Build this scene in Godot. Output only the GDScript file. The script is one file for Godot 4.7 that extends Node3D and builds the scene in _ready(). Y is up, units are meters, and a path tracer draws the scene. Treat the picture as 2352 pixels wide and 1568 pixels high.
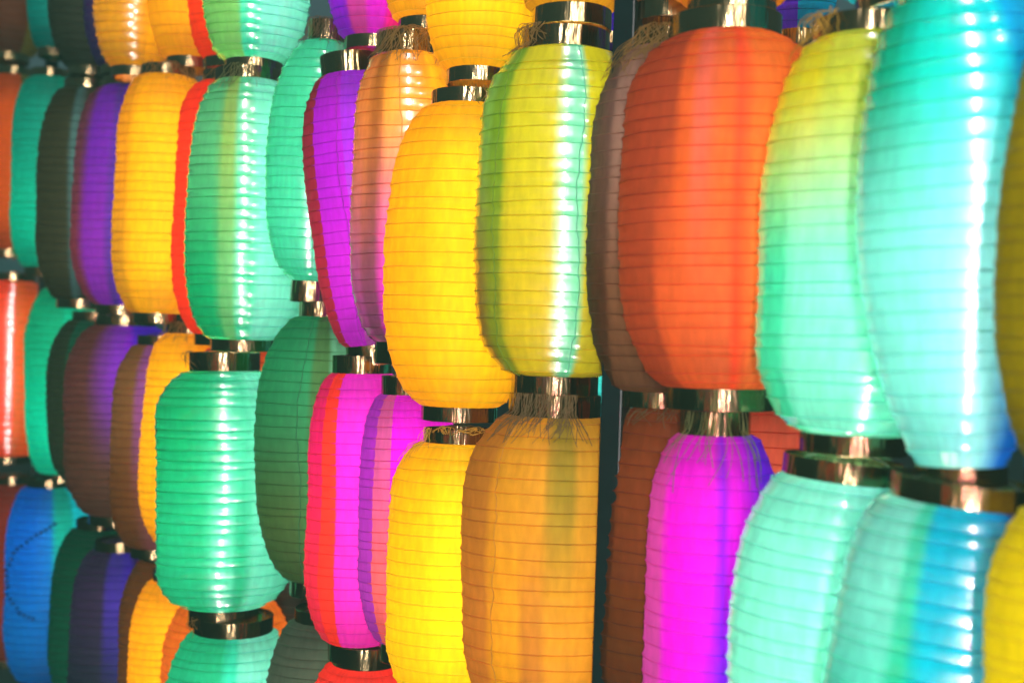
extends Node3D
# A display frame packed with cloth lanterns, seen along the rows from close by.

const LENS := 2756.0            # focal length, in units of a 2352 x 1568 picture
const EYE := Vector3(0, 1.5, 0)
const ROLL := 1.9
var view := Transform3D()
var used := {}
var rng := RandomNumberGenerator.new()
var cloth: StandardMaterial3D
var satin: StandardMaterial3D
var wire: StandardMaterial3D
var film: StandardMaterial3D
var steel: StandardMaterial3D
var straw := {}

func _ready():
	rng.seed = 7
	# ---- camera
	var cam := Camera3D.new()
	cam.name = "camera"
	add_child(cam)
	cam.position = EYE
	cam.rotation_degrees = Vector3(0, 0, ROLL)
	cam.keep_aspect = Camera3D.KEEP_HEIGHT
	cam.near = 0.05
	cam.far = 60.0
	var lens := CameraAttributesPhysical.new()
	lens.frustum_focal_length = 42.2
	lens.frustum_focus_distance = 1.56
	lens.exposure_aperture = 3.0
	cam.attributes = lens
	cam.fov = rad_to_deg(2.0 * atan(784.0 / LENS))
	cam.current = true
	view = cam.transform
	# ---- sky, sun, exposure
	var sky_look := ProceduralSkyMaterial.new()
	sky_look.sky_top_color = Color(0.44, 0.52, 0.55)
	sky_look.sky_horizon_color = Color(0.26, 0.40, 0.40)
	sky_look.sky_curve = 0.2
	sky_look.ground_horizon_color = Color(0.25, 0.3, 0.31)
	sky_look.ground_bottom_color = Color(0.16, 0.18, 0.18)
	sky_look.sun_angle_max = 1.0
	var env := Environment.new()
	env.background_mode = Environment.BG_SKY
	env.sky = Sky.new()
	env.sky.sky_material = sky_look
	env.background_energy_multiplier = 0.42
	env.tonemap_mode = Environment.TONE_MAPPER_LINEAR
	env.tonemap_exposure = 1.13
	env.fog_enabled = true
	env.fog_density = 0.026
	env.fog_light_color = Color(0.55, 0.92, 0.82)
	env.sdfgi_enabled = true
	env.ssao_enabled = true
	env.ssil_enabled = true
	var we := WorldEnvironment.new()
	we.name = "world_environment"
	we.environment = env
	add_child(we)
	var sun := DirectionalLight3D.new()
	sun.name = "sun"
	sun.light_energy = 0.12
	sun.light_color = Color(1.0, 0.95, 0.9)
	sun.light_angular_distance = 0.6
	sun.shadow_enabled = true
	add_child(sun)
	var az := deg_to_rad(19.0)
	var el := deg_to_rad(16.0)
	var to_sun := Vector3(sin(az) * cos(el), sin(el), cos(az) * cos(el))
	sun.look_at_from_position(to_sun * 10.0, Vector3.ZERO, Vector3.UP)
	strip_light()
	# ---- materials, frame, lanterns
	make_materials()
	build_frame()
	for row in table():
		lantern(row)

# ------------------------------------------------------------------ helpers
func numbered(called: String) -> String:
	var n: int = used.get(called, 0)
	used[called] = n + 1
	return called if n == 0 else "%s_%03d" % [called, n]

func tag(o: Node3D, label: String, category: String, group := ""):
	o.set_meta("label", label)
	o.set_meta("category", category)
	if group != "":
		o.set_meta("group", group)

func spot(x: float, y: float, depth: float) -> Vector3:
	return view * Vector3((x - 1176.0) / LENS * depth, (784.0 - y) / LENS * depth, -depth)

func hexc(h: String) -> Color:
	return Color.html(h).srgb_to_linear()

func part(called: String, mesh: Mesh, m: Material, parent: Node3D) -> MeshInstance3D:
	var o := MeshInstance3D.new()
	o.name = called
	o.mesh = mesh
	o.material_override = m
	parent.add_child(o, true)
	return o

func noise_tex(freq: float, lo: float, hi: float, w := 256, h := 256, kind := FastNoiseLite.TYPE_SIMPLEX_SMOOTH, sd := 1) -> NoiseTexture2D:
	var n := FastNoiseLite.new()
	n.noise_type = kind
	n.frequency = freq
	n.seed = sd
	n.fractal_octaves = 4
	var t := NoiseTexture2D.new()
	t.width = w
	t.height = h
	t.seamless = true
	t.noise = n
	var g := Gradient.new()
	g.set_color(0, Color(lo, lo, lo))
	g.set_color(1, Color(hi, hi, hi))
	t.color_ramp = g
	return t

func make_materials():
	cloth = StandardMaterial3D.new()
	cloth.resource_name = "dyed nylon cloth"
	cloth.vertex_color_use_as_albedo = true  # vertex colours hold the dye plus painted overlap bands and coloured light
	cloth.albedo_texture = noise_tex(0.03, 0.88, 1.0, 512, 512, FastNoiseLite.TYPE_SIMPLEX_SMOOTH, 3)
	cloth.roughness = 0.34
	cloth.metallic_specular = 0.5
	cloth.backlight_enabled = true
	cloth.backlight = Color(1, 1, 1)
	cloth.cull_mode = BaseMaterial3D.CULL_DISABLED
	cloth.heightmap_enabled = true
	cloth.heightmap_texture = noise_tex(0.05, 0.0, 1.0, 512, 512, FastNoiseLite.TYPE_SIMPLEX_SMOOTH, 5)
	cloth.heightmap_scale = 0.014
	satin = cloth.duplicate()
	satin.resource_name = "dyed satin cloth"
	satin.heightmap_scale = 0.004
	satin.backlight = Color(0.55, 0.55, 0.55)
	satin.roughness = 0.22
	satin.clearcoat_enabled = true
	satin.clearcoat = 1.0
	satin.clearcoat_roughness = 0.08
	satin.metallic_specular = 0.7
	cloth.roughness = 0.55
	cloth.metallic_specular = 0.3
	wire = StandardMaterial3D.new()
	wire.resource_name = "cloth wrapped wire"
	wire.vertex_color_use_as_albedo = true
	wire.roughness = 0.7
	film = StandardMaterial3D.new()
	film.resource_name = "black glossy plastic band"
	film.albedo_color = Color(0.62, 0.54, 0.4)
	film.metallic = 1.0
	film.roughness = 0.19
	film.heightmap_enabled = true
	film.heightmap_texture = noise_tex(0.02, 0.0, 1.0, 256, 64, FastNoiseLite.TYPE_SIMPLEX_SMOOTH, 9)
	film.heightmap_scale = 0.12
	film.cull_mode = BaseMaterial3D.CULL_DISABLED
	steel = StandardMaterial3D.new()
	steel.resource_name = "dark painted steel"
	steel.albedo_color = Color(0.06, 0.13, 0.14)
	steel.albedo_texture = noise_tex(0.04, 0.7, 1.0, 128, 128)
	steel.roughness = 0.4
	for k in ["8A6A2C", "6A5630", "6F7440", "C79A2A"]:
		var s := StandardMaterial3D.new()
		s.resource_name = "raffia " + k
		s.albedo_color = Color.html(k)
		s.roughness = 0.6
		s.cull_mode = BaseMaterial3D.CULL_DISABLED
		straw[k] = s

func grid_mesh(P: PackedVector3Array, C: PackedColorArray, UV: PackedVector2Array, rows: int, cols: int, flip := false) -> ArrayMesh:
	# rows x cols points, the last column repeats the first
	var N := PackedVector3Array()
	N.resize(P.size())
	for i in rows:
		var i0 := maxi(i - 1, 0) * cols
		var i1 := mini(i + 1, rows - 1) * cols
		for j in cols:
			var a := j - 1 if j > 0 else cols - 2
			var b := j + 1 if j < cols - 1 else 1
			var du := P[i * cols + b] - P[i * cols + a]
			var dv := P[i1 + j] - P[i0 + j]
			N[i * cols + j] = du.cross(dv).normalized()
	var I := PackedInt32Array()
	I.resize((rows - 1) * (cols - 1) * 6)
	var k := 0
	for i in rows - 1:
		for j in cols - 1:
			var p := i * cols + j
			I[k] = p
			I[k + 1] = p + cols
			I[k + 2] = p + 1
			I[k + 3] = p + 1
			I[k + 4] = p + cols
			I[k + 5] = p + cols + 1
			k += 6
	var arr := []
	arr.resize(Mesh.ARRAY_MAX)
	arr[Mesh.ARRAY_VERTEX] = P
	arr[Mesh.ARRAY_NORMAL] = N
	if C.size():
		arr[Mesh.ARRAY_COLOR] = C
	if UV.size():
		arr[Mesh.ARRAY_TEX_UV] = UV
	arr[Mesh.ARRAY_INDEX] = I
	var m := ArrayMesh.new()
	m.add_surface_from_arrays(Mesh.PRIMITIVE_TRIANGLES, arr)
	return m

func lathe(profile: PackedVector2Array, cols: int) -> ArrayMesh:
	var P := PackedVector3Array()
	var UV := PackedVector2Array()
	for i in profile.size():
		for j in cols + 1:
			var f := TAU * j / cols
			P.append(Vector3(sin(f) * profile[i].x, profile[i].y, cos(f) * profile[i].x))
			UV.append(Vector2(float(j) / cols * 3.0, profile[i].y * 6.0))
	return grid_mesh(P, PackedColorArray(), UV, profile.size(), cols + 1)

func tube(path: PackedVector3Array, r: float, sides := 4) -> ArrayMesh:
	var st := SurfaceTool.new()
	st.begin(Mesh.PRIMITIVE_TRIANGLES)
	add_tube(st, path, r, sides)
	st.generate_normals()
	return st.commit()

func add_tube(st: SurfaceTool, path: PackedVector3Array, r: float, sides: int):
	var rings := []
	for i in path.size():
		var d := (path[mini(i + 1, path.size() - 1)] - path[maxi(i - 1, 0)]).normalized()
		var s := d.cross(Vector3(0.31, 0.2, 0.93)).normalized()
		var t := d.cross(s).normalized()
		var ring := []
		for j in sides:
			ring.append(path[i] + (s * cos(TAU * j / sides) + t * sin(TAU * j / sides)) * r)
		rings.append(ring)
	for i in path.size() - 1:
		for j in sides:
			var a = rings[i][j]
			var b = rings[i][(j + 1) % sides]
			var c = rings[i + 1][j]
			var e = rings[i + 1][(j + 1) % sides]
			for v in [a, c, b, b, c, e]:
				st.add_vertex(v)

func dye_and_light(stops: Array, u: float) -> Color:
	# piecewise-linear stops [u, colour]; two at one u make a sharp edge; overlaps and coloured light sit in these colours too
	if u <= stops[0][0]:
		return stops[0][1]
	for i in stops.size() - 1:
		var a = stops[i]
		var b = stops[i + 1]
		if u <= b[0]:
			if b[0] - a[0] < 1e-5:
				return b[1]
			return a[1].lerp(b[1], (u - a[0]) / (b[0] - a[0]))
	return stops[-1][1]

func stops_of(text: String) -> Array:
	# "F0C000 -0.5 E0A000" : colours with the u at which one tone meets the next; "~" before u blends over +-0.22, "^" over +-0.06
	var words := text.split(" ", false)
	var out := [[-2.0, hexc(words[0])]]
	var k := 1
	while k < words.size():
		var soft := words[k].left(1)
		var u := float(words[k].trim_prefix("~").trim_prefix("^"))
		var w := 0.22 if soft == "~" else 0.035 if soft == "^" else 0.0
		out.append([u - w, out[-1][1]])
		out.append([u + w, hexc(words[k + 1])])
		k += 2
	out.append([2.0, out[-1][1]])
	return out

func strip_light():
	# the tall LED strip in front of the rows, whose white streak shows on the satin lanterns
	var root := Node3D.new()
	root.name = numbered("strip_lamp")
	add_child(root)
	tag(root, "tall white strip lamp standing in front of the lantern rows", "lamp")
	root.position = Vector3(0.04, 0.0, 1.35)
	root.rotation_degrees.y = 4.0
	var grey := StandardMaterial3D.new()
	grey.resource_name = "grey aluminium"
	grey.albedo_color = Color(0.3, 0.3, 0.31)
	grey.metallic = 0.8
	grey.roughness = 0.4
	var body := BoxMesh.new()
	body.size = Vector3(0.08, 2.3, 0.03)
	part("housing", body, grey, root).position = Vector3(0, 1.55, 0.02)
	var foot := CylinderMesh.new()
	foot.top_radius = 0.2
	foot.bottom_radius = 0.22
	foot.height = 0.03
	part("base_plate", foot, grey, root).position = Vector3(0, 0.015, 0.02)
	var post := CylinderMesh.new()
	post.top_radius = 0.02
	post.bottom_radius = 0.02
	post.height = 0.38
	part("stem", post, grey, root).position = Vector3(0, 0.22, 0.02)
	var face := BoxMesh.new()
	face.size = Vector3(0.06, 2.2, 0.004)
	var glow := StandardMaterial3D.new()
	glow.resource_name = "glowing diffuser"
	glow.albedo_color = Color(0.9, 0.9, 0.9)
	glow.emission_enabled = true
	glow.emission = Color(1, 0.97, 0.95)
	glow.emission_energy_multiplier = 1.5
	part("lamp_face", face, glow, root).position = Vector3(0, 1.55, 0.002)
	var light := AreaLight3D.new()
	light.name = "strip_light"
	light.area_size = Vector2(0.06, 2.2)
	light.area_normalize_energy = true
	light.light_energy = 9.5
	light.light_color = Color(1.0, 0.96, 0.95)
	light.shadow_enabled = true
	root.add_child(light)
	light.position = Vector3(0, 1.55, -0.004)

# ------------------------------------------------------------------ the frame
func build_frame():
	var root := Node3D.new()
	root.name = numbered("display_frame")
	add_child(root)
	tag(root, "dark teal steel frame whose square posts stand between the lantern columns", "frame")
	var a := spot(96, 784, 2.86)
	var b := spot(1419, 784, 1.383)
	a.y = 0
	b.y = 0
	root.position = b
	var along := (b - a).normalized()
	for p in [[a, 30.0], [b, 62.0]]:
		var st := SurfaceTool.new()
		var s := 0.0135
		var profile := []
		for k in 4:
			for c in 3:
				var ang := deg_to_rad(90.0 * k + 45.0 * c)
				profile.append(Vector2([s, -s, -s, s][k], [s, s, -s, -s][k]) * 0.82 + Vector2(cos(ang), sin(ang)) * s * 0.18)
		st.begin(Mesh.PRIMITIVE_TRIANGLES)
		st.set_smooth_group(-1)
		for k in profile.size():
			var q0: Vector2 = profile[k]
			var q1: Vector2 = profile[(k + 1) % profile.size()]
			var v := [Vector3(q0.x, 0, q0.y), Vector3(q1.x, 0, q1.y), Vector3(q1.x, 2.6, q1.y), Vector3(q0.x, 2.6, q0.y)]
			for i in [0, 1, 2, 0, 2, 3]:
				st.set_uv(Vector2(float(k) * 0.1, v[i].y * 3.0))
				st.add_vertex(v[i])
		st.generate_normals()
		var o := part("post", st.commit(), steel, root)
		o.position = p[0] - b
		o.rotation_degrees.y = p[1]
	var rail := tube(PackedVector3Array([a - b + Vector3(0, 2.58, 0) - along * 0.2, Vector3(0, 2.58, 0) + along * 0.7]), 0.014, 10)
	part("top_rail", rail, steel, root)

# ------------------------------------------------------------------ one lantern
func lantern(L: Dictionary):
	var d: float = L.d
	var R: float = L.hw * d / LENS
	var rc: float = R * L.get("rc", 0.52)
	var near_rim := 1.0 - rc / d          # the rim that faces the eye stands nearer than the axis
	var y_top: float = 784.0 + (L.top - 784.0) * near_rim
	var y_bot: float = 784.0 + (L.bot - 784.0) * near_rim
	var H := (y_bot - y_top) * d / LENS
	var mid: Vector3 = L.at if L.has("at") else spot(L.cx, (y_top + y_bot) * 0.5, d)
	var root := Node3D.new()
	root.name = numbered("cloth_lantern")
	add_child(root)
	tag(root, L.label, "lantern", "cloth lanterns hung in packed rows")
	var to_eye := EYE - mid
	var yaw := atan2(to_eye.x, to_eye.z)
	root.basis = Basis(Vector3.UP, yaw) * Basis(Vector3.BACK, deg_to_rad(L.get("tilt", 0.0)))
	root.position = mid - root.basis.y * H * 0.5
	var far := d > 2.1
	var squash: float = L.get("sq", 0.62)
	var n: int = L.get("n", 26)
	var sT: float = L.get("sT", 0.31)
	var sB: float = L.get("sB", 0.32)
	var lean: float = L.get("lean", 0.0) * R       # the middle of the body pushed sideways
	# profile, bottom to top, then ribs at equal lengths along it
	var prof := PackedVector2Array()
	for i in 161:
		var v := i / 160.0
		var f := 1.0
		if v < sB:
			f = pow(1.0 - pow(1.0 - v / sB, 2.1), L.get("eB", 0.55))
		elif v > 1.0 - sT:
			f = pow(1.0 - pow(1.0 - (1.0 - v) / sT, 2.1), 0.55)
		f *= 0.92 + 0.08 * sin(PI * v)
		prof.append(Vector2(rc * 0.96 + (R - rc * 0.96) * f, v * H))
	var lens_ := PackedFloat32Array([0.0])
	for i in 160:
		lens_.append(lens_[i] + (prof[i + 1] - prof[i]).length())
	var total := lens_[160]
	var at_len := func(s: float) -> Vector2:
		var lo := lens_.bsearch(s)
		lo = clampi(lo, 1, 160)
		var t := (s - lens_[lo - 1]) / maxf(lens_[lo] - lens_[lo - 1], 1e-7)
		return prof[lo - 1].lerp(prof[lo], clampf(t, 0.0, 1.0))
	# cloth dye, with overlap bands, side light and coloured light put into it
	var c1 := stops_of(L.c)
	var c2 := stops_of(L.get("c2", L.c))
	var g0: float = L.get("g0", 0.2)
	var g1: float = L.get("g1", 0.8)
	# columns: even, plus a pair at every sharp edge between tones
	var cols_n := 48 if far else 72
	var angles := []
	for j in cols_n:
		angles.append(-PI + TAU * j / cols_n)
	for stops in [c1, c2]:
		for i in stops.size() - 1:
			if absf(stops[i][0] - stops[i + 1][0]) < 1e-5 and absf(stops[i][0]) < 0.99:
				var f0 := asin(stops[i][0])
				angles.append(f0 - 0.004)
				angles.append(f0 + 0.004)
	angles.sort()
	angles.append(angles[0] + TAU)
	var cols := angles.size()
	var ph := []
	for k in 8:
		ph.append(rng.randf() * TAU)
	var jit := []
	for k in n + 1:
		var edge := k == 0 or k == n
		jit.append([0.0 if edge else rng.randf_range(-1, 1) * H * 0.0045, 0.0 if edge else rng.randf_range(0.0, 1) * H * 0.007, rng.randf() * TAU, rng.randf() * TAU, rng.randf_range(0.6, 1.3)])
	var ts := [0.0, 0.2, 0.5, 0.8] if far else [0.0, 0.09, 0.3, 0.5, 0.7, 0.91]
	var dip: float = L.get("dip", 0.018)
	var crease: float = 0.3 if L.has("gloss") else 1.0
	var bend := [rng.randf_range(-0.05, 0.05) * R, rng.randf_range(-0.04, 0.04) * R]
	var place := func(k: int, t: float, f: float) -> Vector3:
		var q: Vector2 = at_len.call(total * (k + t) / n)
		var v := q.y / H
		var body := smoothstep(0.0, 1.0, clampf((q.x - rc) / (R - rc), 0.0, 1.0))
		var r := q.x * (1.0 + body * (0.014 * sin(3.0 * f + ph[0] + v * 2.0) + 0.01 * sin(2.0 * f + ph[1] + v * 5.0) + 0.012 * sin(v * 7.0 + ph[5]) + 0.006 * sin(v * 17.0 + ph[6])))
		var y := q.y
		var ja = jit[k]
		var jb = jit[mini(k + 1, n)]
		y += lerpf(ja[0] + ja[1] * sin(f + ja[2]), jb[0] + jb[1] * sin(f + jb[2]), t)
		var sag := 4.0 * t * (1.0 - t)
		r -= R * sag * (dip * ja[4] + crease * (0.009 * body * sin(f * 9.0 + ja[3]) + 0.006 * sin(f * 23.0 + ja[3] * 3.0)))
		var z := lerpf(1.0, squash, body)
		return Vector3(sin(f) * r + lean * sin(PI * v) + bend[0] * sin(PI * v) + bend[1] * sin(TAU * v), y, cos(f) * r * z)
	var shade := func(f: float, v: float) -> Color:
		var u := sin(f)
		return dye_and_light(c1, u).lerp(dye_and_light(c2, u), smoothstep(g0, g1, 1.0 - v))
	# the cloth
	var P := PackedVector3Array()
	var C := PackedColorArray()
	var UV := PackedVector2Array()
	var rows := 0
	var uo := rng.randf()
	for k in n + 1:
		for t in ts:
			if k == n and t > 0.0:
				break
			rows += 1
			for j in cols:
				var f: float = angles[j]
				var p: Vector3 = place.call(k, t, f)
				P.append(p)
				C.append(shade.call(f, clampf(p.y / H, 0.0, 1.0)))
				UV.append(Vector2(f / TAU * 3.0 + uo, p.y * 1.3 + uo))
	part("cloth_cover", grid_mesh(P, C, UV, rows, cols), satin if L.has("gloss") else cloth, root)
	lamp(root, H, R, L.get("p", 1.0) * (2.3 if L.has("gloss") else 1.0))
	# the wire ribs
	var rcols := 32 if far else 48
	var wr: float = L.get("wr", 0.00068) * (1.25 if far else 1.0)
	for k in range(1, n):
		var rp := PackedVector3Array()
		var rcol := PackedColorArray()
		for s in 5:
			var a := TAU * s / 4.0
			for j in rcols + 1:
				var f := -PI + TAU * j / rcols
				var p: Vector3 = place.call(k, 0.0, f)
				var out := Vector3(sin(f), 0, cos(f) / squash).normalized()
				p += out * cos(a) * 0.0006 + Vector3.UP * sin(a) * wr
				rp.append(p)
				var cc: Color = shade.call(f, clampf(p.y / H, 0.0, 1.0))
				rcol.append(Color(minf(pow(cc.r, 1.3) * 1.4 + 0.01, 0.95), minf(pow(cc.g, 1.3) * 1.35 + 0.006, 0.95), minf(pow(cc.b, 1.3) * 1.35 + 0.004, 0.95)))
		part("rib", grid_mesh(rp, rcol, PackedVector2Array(), 5, rcols + 1), wire, root)
	# sewn seams down the cloth
	for su in L.get("seam", []):
		var f0 := asin(su)
		var path := PackedVector3Array()
		for k in n:
			for t in [0.0, 0.5]:
				var p: Vector3 = place.call(k, t, f0 + (0.012 * sin(k * 2.3 + ph[3]) + 0.03 * sin(k * 0.5 + ph[4])))
				path.append(p)
		var o := part("seam", tube(path, 0.00085, 3), null, root)
		var sm := StandardMaterial3D.new()
		sm.resource_name = "seam thread"
		var base: Color = dye_and_light(c1, su)
		sm.albedo_color = Color(base.r * 0.8, base.g * 0.75, base.b * 0.75).linear_to_srgb()
		sm.roughness = 0.6
		o.material_override = sm
	if L.has("dots"):  # dark arc of reflection and shadow, built as small solid dots
		var st := SurfaceTool.new()
		st.begin(Mesh.PRIMITIVE_TRIANGLES)
		var bead := SphereMesh.new()
		bead.radius = 0.0042
		bead.height = 0.0084
		bead.radial_segments = 8
		bead.rings = 4
		for i in L.dots.size() - 1:
			for q in 4:
				var w := Vector2(L.dots[i][0], L.dots[i][1]).lerp(Vector2(L.dots[i + 1][0], L.dots[i + 1][1]), q / 4.0)
				var kk := clampf(w.y, 0.0, 0.99) * n
				var p: Vector3 = place.call(int(kk), kk - int(kk), asin(w.x))
				st.append_from(bead, 0, Transform3D(Basis(), p + Vector3(w.x * 0.003, 0, 0.003)))
		var bm := StandardMaterial3D.new()
		bm.resource_name = "dark blue reflection bead"
		bm.albedo_color = Color(0.05, 0.16, 0.42)
		bm.roughness = 0.15
		part("dark_arc", st.commit(), bm, root)
	# collars
	var hc: float = L.get("hc", 0.019)
	var t_ := 0.0012
	for top in [true, false]:
		var y0 := H - 0.002 if top else -hc + 0.002
		var pr := PackedVector2Array()
		for q in [[-t_, 0.0], [-0.0004, 0.0], [0.0, 0.0006], [0.0, hc - 0.0006], [-0.0004, hc], [-t_, hc], [-t_, 0.0]]:
			pr.append(Vector2(rc + 0.001 + q[0], y0 + q[1]))
		part("top_collar" if top else "bottom_collar", lathe(pr, 56), film, root)
	# wire bail across the top collar
	var bail := PackedVector3Array()
	for k in 13:
		var a := PI * k / 12.0
		bail.append(Vector3(cos(a) * rc * 0.98, H + hc * 0.4 + sin(a) * hc * 0.75, 0.0).rotated(Vector3.UP, 0.6))
	var bo := part("bail", tube(bail, 0.0009, 5), steel, root)
	bo.position = Vector3.ZERO
	# raffia threads that hang over the top collar
	for F in L.get("fringe", []):
		var st := SurfaceTool.new()
		st.begin(Mesh.PRIMITIVE_TRIANGLES)
		var wild: float = F[4]
		for s in int(F[3] * 0.5):
			var f := asin(clampf(rng.randf_range(F[0], F[1]), -0.99, 0.99))
			var ln: float = F[2] * rng.randf_range(0.45, 1.0)
			var drift := rng.randf_range(-1, 1) * (0.12 + wild * 0.5) - 0.1
			var pth := PackedVector3Array()
			var curl := rng.randf() * TAU
			var lift := wild * rng.randf_range(0.0, 0.012)
			for k in 8:
				var t := k / 7.0
				var y := H + hc + lift * sin(PI * t) - ln * t
				var rr := rc + 0.0025
				if y < H:
					rr = maxf(rr, prof[clampi(int(y / H * 160.0), 0, 160)].x + 0.003)
				var ff := f + drift * t * t + wild * 0.1 * sin(curl + t * 5.0)
				rr += wild * 0.012 * sin(PI * t) * absf(sin(curl * 2.0)) + 0.003 * t
				var zz := lerpf(1.0, squash, smoothstep(0.0, 1.0, clampf((rr - rc) / (R - rc), 0.0, 1.0)))
				pth.append(Vector3(sin(ff) * rr, y, cos(ff) * rr * zz + 0.002))
			add_tube(st, pth, rng.randf_range(0.0003, 0.00055), 3)
		st.generate_normals()
		var o := part("fringe", st.commit(), straw[F[5]], root)
		o.set_meta("kind", "stuff")

func lamp(root: Node3D, H: float, R: float, power: float):
	# a frosted tube on the lantern's axis; its light comes out through the cloth
	if power <= 0.0:
		return
	var a := 0.008
	var h := H * 0.39
	var pr := PackedVector2Array([Vector2(0.0005, -h)])
	for k in 5:
		pr.append(Vector2(sin(PI * k / 8.0) * a + 0.0005, -h + a - cos(PI * k / 8.0) * a))
	for k in 5:
		pr.append(Vector2(cos(PI * k / 8.0) * a + 0.0005, h - a + sin(PI * k / 8.0) * a))
	var m := StandardMaterial3D.new()
	m.resource_name = "glowing lamp tube"
	m.albedo_color = Color(0.9, 0.9, 0.88)
	m.emission_enabled = true
	m.emission = Color(1.0, 0.96, 0.9)
	m.emission_energy_multiplier = 1.2 * power * R / a
	var o := part("lamp_tube", lathe(pr, 12), m, root)
	o.position.y = H * 0.5

# ------------------------------------------------------------------ where the lanterns hang
func table() -> Array:
	var D := {0: 2.95, 1: 2.72, 2: 2.52, 3: 2.36, 4: 2.24, 5: 2.14, 6: 2.04, 7: 1.93, 8: 1.84, 9: 1.75, 10: 1.66, 11: 1.57, 12: 1.47, 13: 1.385, 14: 1.3, 15: 1.18, 16: 1.05, 17: 0.92}
	var T := []
	var add := func(col: float, cx: float, hw: float, top: float, bot: float, c: String, label: String, more := {}):
		var e := {"d": D[int(col)] + (col - int(col)), "cx": cx, "hw": hw, "top": top, "bot": bot, "c": c, "label": label}
		e.merge(more, true)
		T.append(e)
	# --- upper row, cut off by the top of the picture
	add.call(0, 28, 82, -330, 118, "5F3320 0.45 6E6A2E", "maroon and olive lantern in the farthest column, above the orange-brown one", {"p": 0.5})  # olive side is a green reflection put into the cloth colour
	add.call(1, 128, 62, -330, 108, "0C8078 ~0.3 0C9088", "slim teal lantern hanging in front of the far post, uppermost", {"p": 0.8})
	add.call(2, 215, 93, -360, 150, "33382C ~0.1 44443A", "grey-green lantern above the dark olive one, beside the yellow upper lantern", {"p": 0.6})  # dimness of an unlit lantern is put into this grey
	add.call(3, 298, 104, -370, 146, "43306E -0.55 4B3A62", "dim violet lantern half hidden behind a yellow one, uppermost of the violet column", {"p": 0.4})
	add.call(4, 318, 97, -390, 150, "D6A008 0.3 EDB408", "yellow lantern with a narrow pale streak, farther of two in the upper row", {"gloss": 1})
	add.call(5, 445, 103, -400, 128, "EDB008", "yellow upper lantern squeezed between another yellow one and a red one", {"n": 20})
	add.call(6, 535, 107, -420, 128, "F24516 0.2 FF3A20", "red lantern whose rounded bottom shows beside the pale mint upper lantern")
	add.call(7, 592, 124, -450, 132, "82C468 ^-0.3 3FD8B0 ^0.1 82E8D4", "pale mint lantern with an olive flank, cut off by the top edge", {"gloss": 1, "p": 1.15})  # paler towards the right, as side light put into the colour
	add.call(9, 870, 128, -560, 78, "8A12E0 ^-0.62 CC40A8 ^-0.2 E010E8 ^0.25 FF20A8", "violet and hot pink lantern bottom between teal and yellow lanterns", {"sB": 0.3})
	add.call(10, 990, 122, -560, 36, "F5BE10", "small yellow lantern bottom tucked behind the big yellow upper one", {"sB": 0.3})
	add.call(11, 1110, 136, -560, 152, "FFC60A ~0.45 FFD80C", "big golden yellow lantern bottom dangling above the mid yellow lantern")
	add.call(12, 1325, 150, -690, 6, "E8B414", "amber lantern whose rim barely shows above the lime green one", {"rc": 0.6, "hc": 0.024})
	add.call(13, 1548, 150, -560, -6, "7A5236", "brown lantern rim above the taupe lantern, almost out of view", {"hc": 0.022})
	add.call(14, 1690, 190, -560, -22, "E8A018", "amber lantern rim above the big orange lantern", {"hc": 0.022})
	add.call(15, 2050, 190, -560, -40, "18A8C8", "blue green lantern rim above the mint lantern, tilted", {"tilt": 6.0})
	# --- second row
	add.call(0, 28, 82, 166, 572, "B84A0C 0.2 5A6630", "orange-brown lantern in the farthest column with a gleam coloured into its cloth", {"p": 1.0})  # the greenish side is the gleam, painted in the cloth colour
	add.call(1, 111, 87, 170, 614, "12A088 ^0.25 0AB898 ^0.6 2AA0C8", "teal lantern just in front of the far post, beside the dark olive one", {"c2": "0CC8A4 ^0.25 0AA87C", "fringe": [], "p": 0.75})
	add.call(2, 196, 104, 196, 688, "3C3C2A ^-0.32 4E7674 ^-0.12 46402C", "dark olive lantern with a slate blue stripe", {"seam": [], "p": 0.85})  # unlit dimness is carried by the dark cloth colour
	add.call(3, 290, 116, 190, 702, "6E3846 ^-0.78 7420B8 ^-0.3 5A30A0 ^-0.12 7018DC", "violet lantern with a maroon edge, beside the dark olive one", {"c2": "8A3848 ^-0.78 9028C0 ^-0.3 5A30A0 ^-0.12 8010F0", "p": 0.9})
	add.call(5, 376, 114, 164, 720, "E0A410 ^-0.72 FFC208", "sunny yellow lantern left of the red sliver, in the second row", {"fringe": [[-0.9, 0.3, 0.03, 40, 0.8, "8A6A2C"], [0.2, 0.9, 0.035, 40, 0.5, "8A6A2C"]], "c2": "D0A018 ^-0.72 FFC808"})
	add.call(6, 516, 112, 178, 770, "FF4622 -0.75 FF4022", "bright red lantern showing as a sliver between yellow and mint lanterns", {"sT": 0.16, "fringe": [[-0.9, 0.6, 0.03, 30, 0.6, "8A6A2C"]]})
	add.call(7, 566, 146, 172, 782, "5CB47C ^-0.48 92B45A ^-0.22 5CD0A0 ^0.1 88ECD6", "large mint green lantern with an olive band and a bright white streak", {"c2": "1CB070 ^-0.48 6CBC74 ^-0.22 3CD4A4 ^0.1 86ECD8", "sT": 0.56, "fringe": [[-0.6, 0.2, 0.045, 40, 0.6, "6F7440"]], "tilt": 1.0, "gloss": 1, "p": 1.1})  # pale right side is side light put into the cloth colour
	add.call(8, 732, 108, 86, 648, "46D4A4 ~0.45 7CC490", "jade lantern with a fine vertical seam, its neck hanging free at the bottom", {"seam": [0.02], "fringe": [[-0.95, 0.9, 0.045, 90, 0.6, "6A5630"]], "rc": 0.4, "hc": 0.032, "lean": -0.15, "tilt": -2.0, "c2": "4CE0B4 ~0.45 4CCCA0", "p": 0.95, "gloss": 1})
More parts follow.
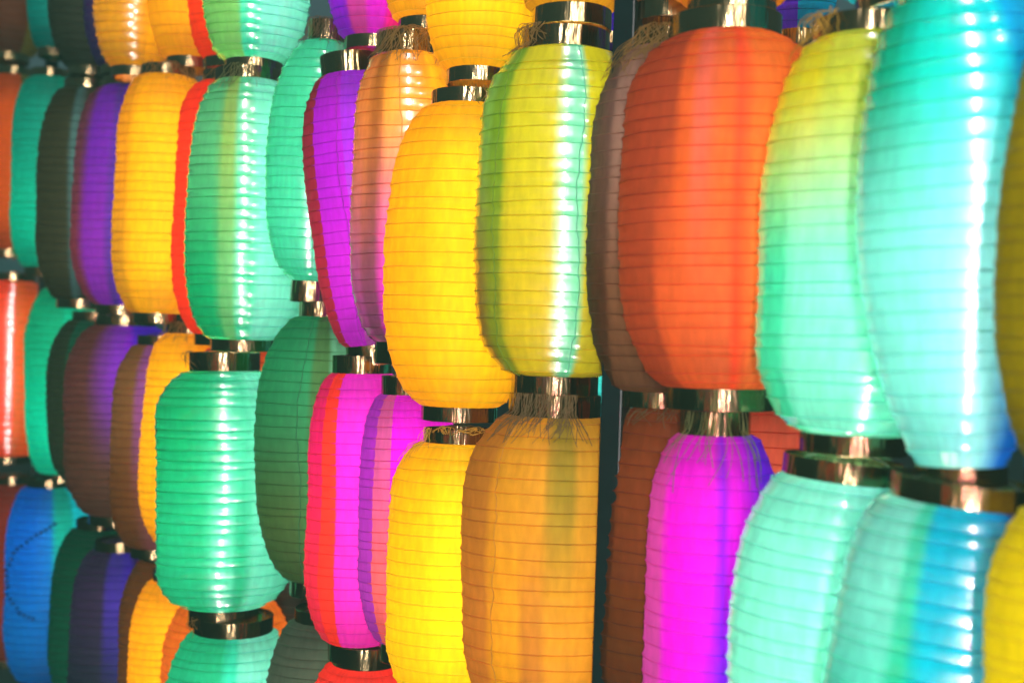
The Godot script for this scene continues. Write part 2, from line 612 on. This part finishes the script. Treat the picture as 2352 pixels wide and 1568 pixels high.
	add.call(9, 832, 124, 158, 795, "98283C -0.8 B412D8 -0.25 A828E8", "purple lantern with a crimson edge between jade and peach lanterns", {"c2": "B02840 -0.8 C820D8 -0.25 C060C0 0.05 E000EC", "hc": 0.03, "tilt": 7.0, "sB": 0.4, "seam": [-0.35]})  # crimson edge is a red neighbour seen through, put into the colour
	add.call(10, 935, 136, 112, 788, "D88A38 ^-0.7 A86A1C ^-0.48 F8B028 ^0.4 FFD020", "peach lantern that fades from amber at the top to magenta below", {"c2": "A85098 ^-0.8 7A4068 ^-0.5 E010DC", "g0": 0.12, "g1": 0.95, "seam": [-0.18], "fringe": [[-0.5, 0.7, 0.05, 110, 1.0, "8A6A2C"], [-0.9, -0.3, 0.04, 50, 0.5, "6A5630"]], "hc": 0.03, "tilt": 1.5, "gloss": 1})  # fade to magenta is coloured light put into the cloth colour
	add.call(11, 1066, 179, 228, 940, "FFBE0C ^-0.4 FFC80C ^0.2 FFD00C", "golden yellow lantern at the centre, wholly lit, in front of the peach one", {"rc": 0.48, "n": 24, "fringe": [[-0.1, 0.95, 0.03, 30, 0.4, "8A6A2C"]], "sT": 0.31, "sB": 0.34})
	add.call(12, 1287, 189, 99, 868, "8CC04C ^-0.86 7CA81C ^-0.66 D8D018 ^0.0 78E4B8 ^0.3 D8D418", "lime green lantern with darker green edge and a turquoise gleam coloured into its cloth", {"rc": 0.52, "c2": "947A2A ^-0.86 8C9A20 ^-0.66 DCC418 ^0.0 70DCA8 ^0.3 C8BC20", "seam": [-0.76, 0.24], "fringe": [[-0.98, -0.5, 0.035, 60, 0.8, "8A6A2C"]], "n": 25, "hc": 0.026, "p": 0.8, "gloss": 1, "sT": 0.2, "sB": 0.22})  # turquoise band is the halo round the streak, painted in the cloth
	add.call(13, 1532, 187, 92, 905, "9C7868 ^-0.2 B080A8", "taupe lantern between the lime green one and the orange one", {"c2": "7A5236", "fringe": [[-0.7, 0.3, 0.06, 120, 0.9, "8A6A2C"]], "n": 25, "p": 0.9, "sT": 0.3, "sB": 0.36})  # taupe and brown carry the dimness of an unlit lantern
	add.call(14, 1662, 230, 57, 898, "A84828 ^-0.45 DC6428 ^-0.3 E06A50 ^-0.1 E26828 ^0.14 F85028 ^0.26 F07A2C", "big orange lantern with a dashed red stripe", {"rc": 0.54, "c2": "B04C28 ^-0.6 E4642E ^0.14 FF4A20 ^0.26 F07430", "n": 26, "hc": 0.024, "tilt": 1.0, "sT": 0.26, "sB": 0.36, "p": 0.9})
	add.call(15, 1975, 235, 62, 1008, "DCCC10 ^-0.5 C8CC38 ~0.5 90D488", "mint lantern that turns yellow-green at its top, beside the orange one", {"c2": "4CDEB0 ^-0.72 86EED4", "g0": 0.1, "g1": 0.62, "rc": 0.5, "tilt": 0.0, "n": 25, "fringe": [[-0.95, -0.5, 0.04, 40, 1.0, "C79A2A"]], "hc": 0.02, "gloss": 1, "sT": 0.42, "sB": 0.24, "p": 0.95})  # yellow-green top is coloured light laid into the vertex colours
	add.call(16, 2200, 235, -66, 1082, "00A880 ~-0.5 00DCC8 ~0.1 08D8E0 ^0.5 00A8E0", "huge turquoise lantern with a blazing white streak, nearest in the second row", {"c2": "84E8D4 ~-0.2 98E8E8 ~0.55 2078E8", "g0": 0.15, "g1": 0.6, "tilt": 2.5, "sT": 0.4, "sB": 0.55, "eB": 0.85, "n": 25, "rc": 0.42, "hc": 0.018, "gloss": 1, "p": 1.1})  # green, pale and blue zones are coloured light put into the cloth
	add.call(17, 2472, 168, 40, 1070, "8A7E04", "olive yellow lantern cut off by the right edge beside the turquoise one", {"sT": 0.5, "sB": 0.5, "n": 24, "p": 0.8})
	# --- third row
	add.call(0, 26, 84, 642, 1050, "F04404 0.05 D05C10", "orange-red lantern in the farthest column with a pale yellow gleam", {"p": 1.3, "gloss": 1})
	add.call(1, 150, 88, 658, 1092, "10B488 ^-0.1 10D0A4", "turquoise green lantern below the teal one near the far post", {"c2": "08D8B0 ^0.1 00B88C", "p": 0.9})
	add.call(2, 216, 102, 734, 1112, "3A4630 -0.6 246A4C", "dark bottle green lantern in the third row beside the maroon one", {"p": 0.4})
	add.call(3, 280, 126, 745, 1190, "663A34 ~-0.35 8428C8 ^0.05 9008E0 ^0.2 5C14E8", "maroon lantern that turns violet and indigo on one side", {"c2": "5A3A2C ~0.1 6A3060 ^0.5 7820C8", "p": 0.9})  # turn to violet and indigo is coloured light painted in the stops
	add.call(4, 366, 108, 792, 1265, "8A6236 ^-0.55 94549C ^-0.2 8820D8 ^-0.05 A060B0", "brown lantern with a mauve band and violet stripe, in front of the maroon one", {"c2": "6E4420 ~-0.3 884E5C", "seam": [], "p": 0.8})  # mauve and violet bands are put into the colour, no separate cloth
	add.call(5, 432, 108, 764, 1258, "FFC208 0.3 FFC40A", "yellow lantern seen as a narrow strip between brown and mint green ones", {"fringe": [[-0.95, 0.0, 0.04, 50, 0.6, "8A6A2C"]]})
	add.call(6, 534, 114, 796, 1385, "EE6A2C", "orange lantern peeping out above the shoulder of a mint lantern")
	add.call(7, 514, 157, 850, 1408, "18B878 ~-0.3 30CC98 ^-0.08 50DCB4 ^0.35 78E8D0", "mint green lantern with curved pale reflections, fully visible in the third row", {"rc": 0.5, "c2": "28C890 ^-0.25 58DCB8 ^0.15 28BC8C ^0.35 70E8CC", "hc": 0.03, "tilt": 1.5, "fringe": [[-0.98, -0.8, 0.03, 14, 0.8, "8A6A2C"]], "gloss": 1, "sT": 0.2, "sB": 0.18, "p": 1.35})  # pale bands are light put into the colour; the gloss reflects besides
	add.call(8, 726, 128, 725, 1342, "2E9460 ^-0.05 4A7A44 ^0.3 6CB48C", "forest green lantern under the hanging neck of the jade one", {"seam": [-0.22], "rc": 0.38, "lean": -0.08, "c2": "4A6A38 ~-0.1 3E8A50", "hc": 0.024, "p": 0.85})
	add.call(9, 826, 127, 856, 1490, "E0186C -0.76 FF4030 -0.5 F42CE0", "hot pink lantern with a wide scarlet stripe", {"c2": "E83050 -0.76 FF4030 -0.48 F830D0", "hc": 0.026, "sB": 0.3, "tilt": 1.0})  # crimson and scarlet bands are overlaps seen through, put into the colour
	add.call(10, 936, 117, 905, 1488, "A82CC4 -0.72 D060A0 -0.4 E80CEC", "magenta lantern with purple and rose stripes behind the lower yellow one", {"c2": "A838C0 -0.72 E87070 -0.4 E840C8", "hc": 0.026, "tilt": 1.5})  # purple and rose bands paint an overlap seen through the cloth
	add.call(11, 1042, 155, 1020, 1640, "FFC808 ^-0.35 FFD408", "bright yellow lantern below the golden one, in front of the magenta one", {"n": 22, "rc": 0.5, "c2": "FFD408 ^-0.35 FFDC04", "fringe": [[-1.0, -0.75, 0.05, 20, 0.6, "C79A2A"], [-0.6, 0.9, 0.008, 60, 0.6, "C79A2A"]], "sT": 0.26})
	add.call(12, 1262, 200, 958, 1680, "B87C28 ^-0.66 D89C24 ^-0.02 9A8824 ^0.3 C89828", "ochre lantern with a grey raffia fringe over its collar", {"seam": [-0.6], "n": 22, "c2": "CC842C ^-0.66 ECA81C ^-0.3 C88428 ^-0.02 E4A024", "fringe": [[-0.85, 0.45, 0.062, 190, 0.25, "6A5630"]], "hc": 0.027, "p": 0.85, "sT": 0.3})
	add.call(13, 1556, 189, 930, 1760, "8A4420 ~0.0 904820", "rust brown lantern between the ochre one and the magenta one", {"c2": "6A3A18", "fringe": [[-0.8, 0.2, 0.05, 60, 0.6, "6A5630"]], "p": 0.6})  # brown stands for an unlit lantern, its dimness put into the colour
	add.call(14, 1628, 152, 1000, 1850, "D848AC ^-0.72 F000E0 ^0.08 9808E8 ^0.24 E808E4 ~0.6 7010F0", "vivid magenta lantern with a deep blue stripe under the orange one", {"n": 24, "c2": "D048A8 ^-0.72 E800E0 ~0.02 6410F0", "fringe": [[-0.7, 0.8, 0.09, 40, 0.35, "6F7440"]], "hc": 0.027, "sT": 0.24})
	add.call(14.12, 1806, 140, 860, 1780, "DC6448 ~0.2 E85A44", "salmon lantern tucked behind the magenta and pale aqua ones", {"rc": 0.8, "p": 0.7})
	add.call(15, 1892, 214, 1106, 1960, "88EAD4 ~0.1 98ECE4", "pale aqua lantern with a black collar, nearest the magenta one", {"n": 22, "rc": 0.62, "hc": 0.02, "tilt": -4.0, "sT": 0.36, "c2": "90F0D8", "gloss": 1, "p": 1.0})
	add.call(16, 2168, 262, 1165, 1990, "80E8D0 ^-0.45 40D0A8 ^-0.3 10B8D8 ~0.3 0894E8 ^0.5 0C50B8", "turquoise to blue lantern with dark ribs, lowest and nearest", {"n": 20, "rc": 0.6, "hc": 0.02, "tilt": -4.0, "c2": "48E0C0 ^-0.45 08C890 ^-0.2 00C8DC ~0.3 0888E8 ^0.5 0C4CB0", "gloss": 1, "p": 0.85})  # blue towards the right is coloured light put into the cloth colour
	add.call(17, 2482, 212, 1180, 2080, "D4C404", "mustard lantern at the lower edge beside the blue one", {"n": 22})
	# --- fourth row
	add.call(0, 22, 80, 1112, 1520, "8A281A", "dark red lantern in the farthest column, lowest in view", {"p": 0.5})
	add.call(1, 108, 97, 1120, 1575, "0A62C8 ~-0.2 1474C4 ^0.1 12A890 ^0.55 1CD0D8", "blue lantern with a reflected arc built as dark beads and a teal flank", {"c2": "0A64B0 ~-0.2 0C58A0 ^0.3 1498C8", "p": 1.15, "dots": [[0.1, 0.80], [-0.3, 0.75], [-0.7, 0.68], [-0.93, 0.58], [-0.9, 0.46], [-0.6, 0.38], [-0.2, 0.35]]})
	add.call(2, 230, 113, 1218, 1640, "145238 ~0.0 1A6444", "dark green lantern at the bottom beside the blue one", {"c2": "0E5840 -0.5 2CA070", "p": 0.6})
	add.call(3, 270, 111, 1268, 1720, "3C2A4E ^-0.3 482CA8 ^0.1 4A22C0 ^0.32 40286A ^0.5 6A20D0", "indigo lantern under the maroon one, in the lowest row", {"p": 0.7, "c2": "26283C ^-0.1 2A2E60 ^0.2 3A24B8", "n": 23})
	add.call(4, 376, 102, 1292, 1740, "74481E", "chestnut brown lantern in the lowest row beside the indigo one", {"p": 0.6})
	add.call(5, 398, 101, 1338, 1800, "FFBC08", "yellow lantern in the lowest row, fanning out below the mint one")
	add.call(6, 522, 144, 1386, 1830, "F08020 ~0.3 FF8C1E", "tangerine lantern behind the black collar of the lowest mint one", {"c2": "E07428"})
	add.call(7, 526, 143, 1466, 2040, "28BC8C ^-0.1 3CDCBC ^0.15 80ECD8", "mint lantern cut off by the bottom edge, black collar with a pink gleam", {"hc": 0.025, "rc": 0.62, "fringe": [[-0.99, -0.85, 0.03, 16, 0.8, "8A6A2C"]], "p": 1.2})  # lighter right part is side light painted in the cloth colour
	add.call(8, 738, 132, 1436, 2010, "566452 ~0.0 5C7A60", "sage green lantern in the lowest row beside the scarlet one", {"c2": "408050", "p": 0.7})
	add.call(9, 830, 138, 1538, 2150, "FF4234", "scarlet lantern in the lowest row with an open black collar", {"rc": 0.55, "hc": 0.03})
	# --- what shows through the gaps
	add.call(7.2, 678, 70, 880, 1450, "544A3E", "drab grey lantern deep in the gap beside the forest green one", {"p": 0.1})
	add.call(12.45, 1395, 105, 420, 1010, "40D8D8", "cyan lantern glimpsed behind the near post")
	add.call(12.4, 1400, 90, -420, 72, "5A20E0", "violet lantern glimpsed behind the near post at the top")
	add.call(14.2, 1842, 100, -600, 66, "6A30D0 0.0 20A0C0", "violet and teal lantern glimpsed between the orange and mint collars")
	# --- the row across the aisle, behind the eye: its lit cloth is what the black collars mirror
	var far_side := ["FFC208", "FF4022", "30D0A0", "F02CE0", "EE6A28", "E8C414", "20C8D0", "FF9A20", "FF3020", "60D040", "FFD408", "D02890"]
	var told := ["golden", "scarlet", "jade green", "pink", "orange", "lemon", "cyan", "amber", "red", "leaf green", "yellow", "plum"]
	for i in far_side.size():
		T.append({"at": Vector3(-2.3 + 0.42 * (i % 6) + (0.2 if i > 5 else 0.0), 1.78 if i < 6 else 1.22, 0.75 + 0.12 * (i % 6)), "d": 2.3, "cx": 0, "hw": 110, "top": 0, "bot": 520, "n": 20, "c": far_side[i],
			"label": "%s lantern in the %s row across the aisle, facing the packed rows" % [told[i], "upper" if i < 6 else "lower"]})
	return T
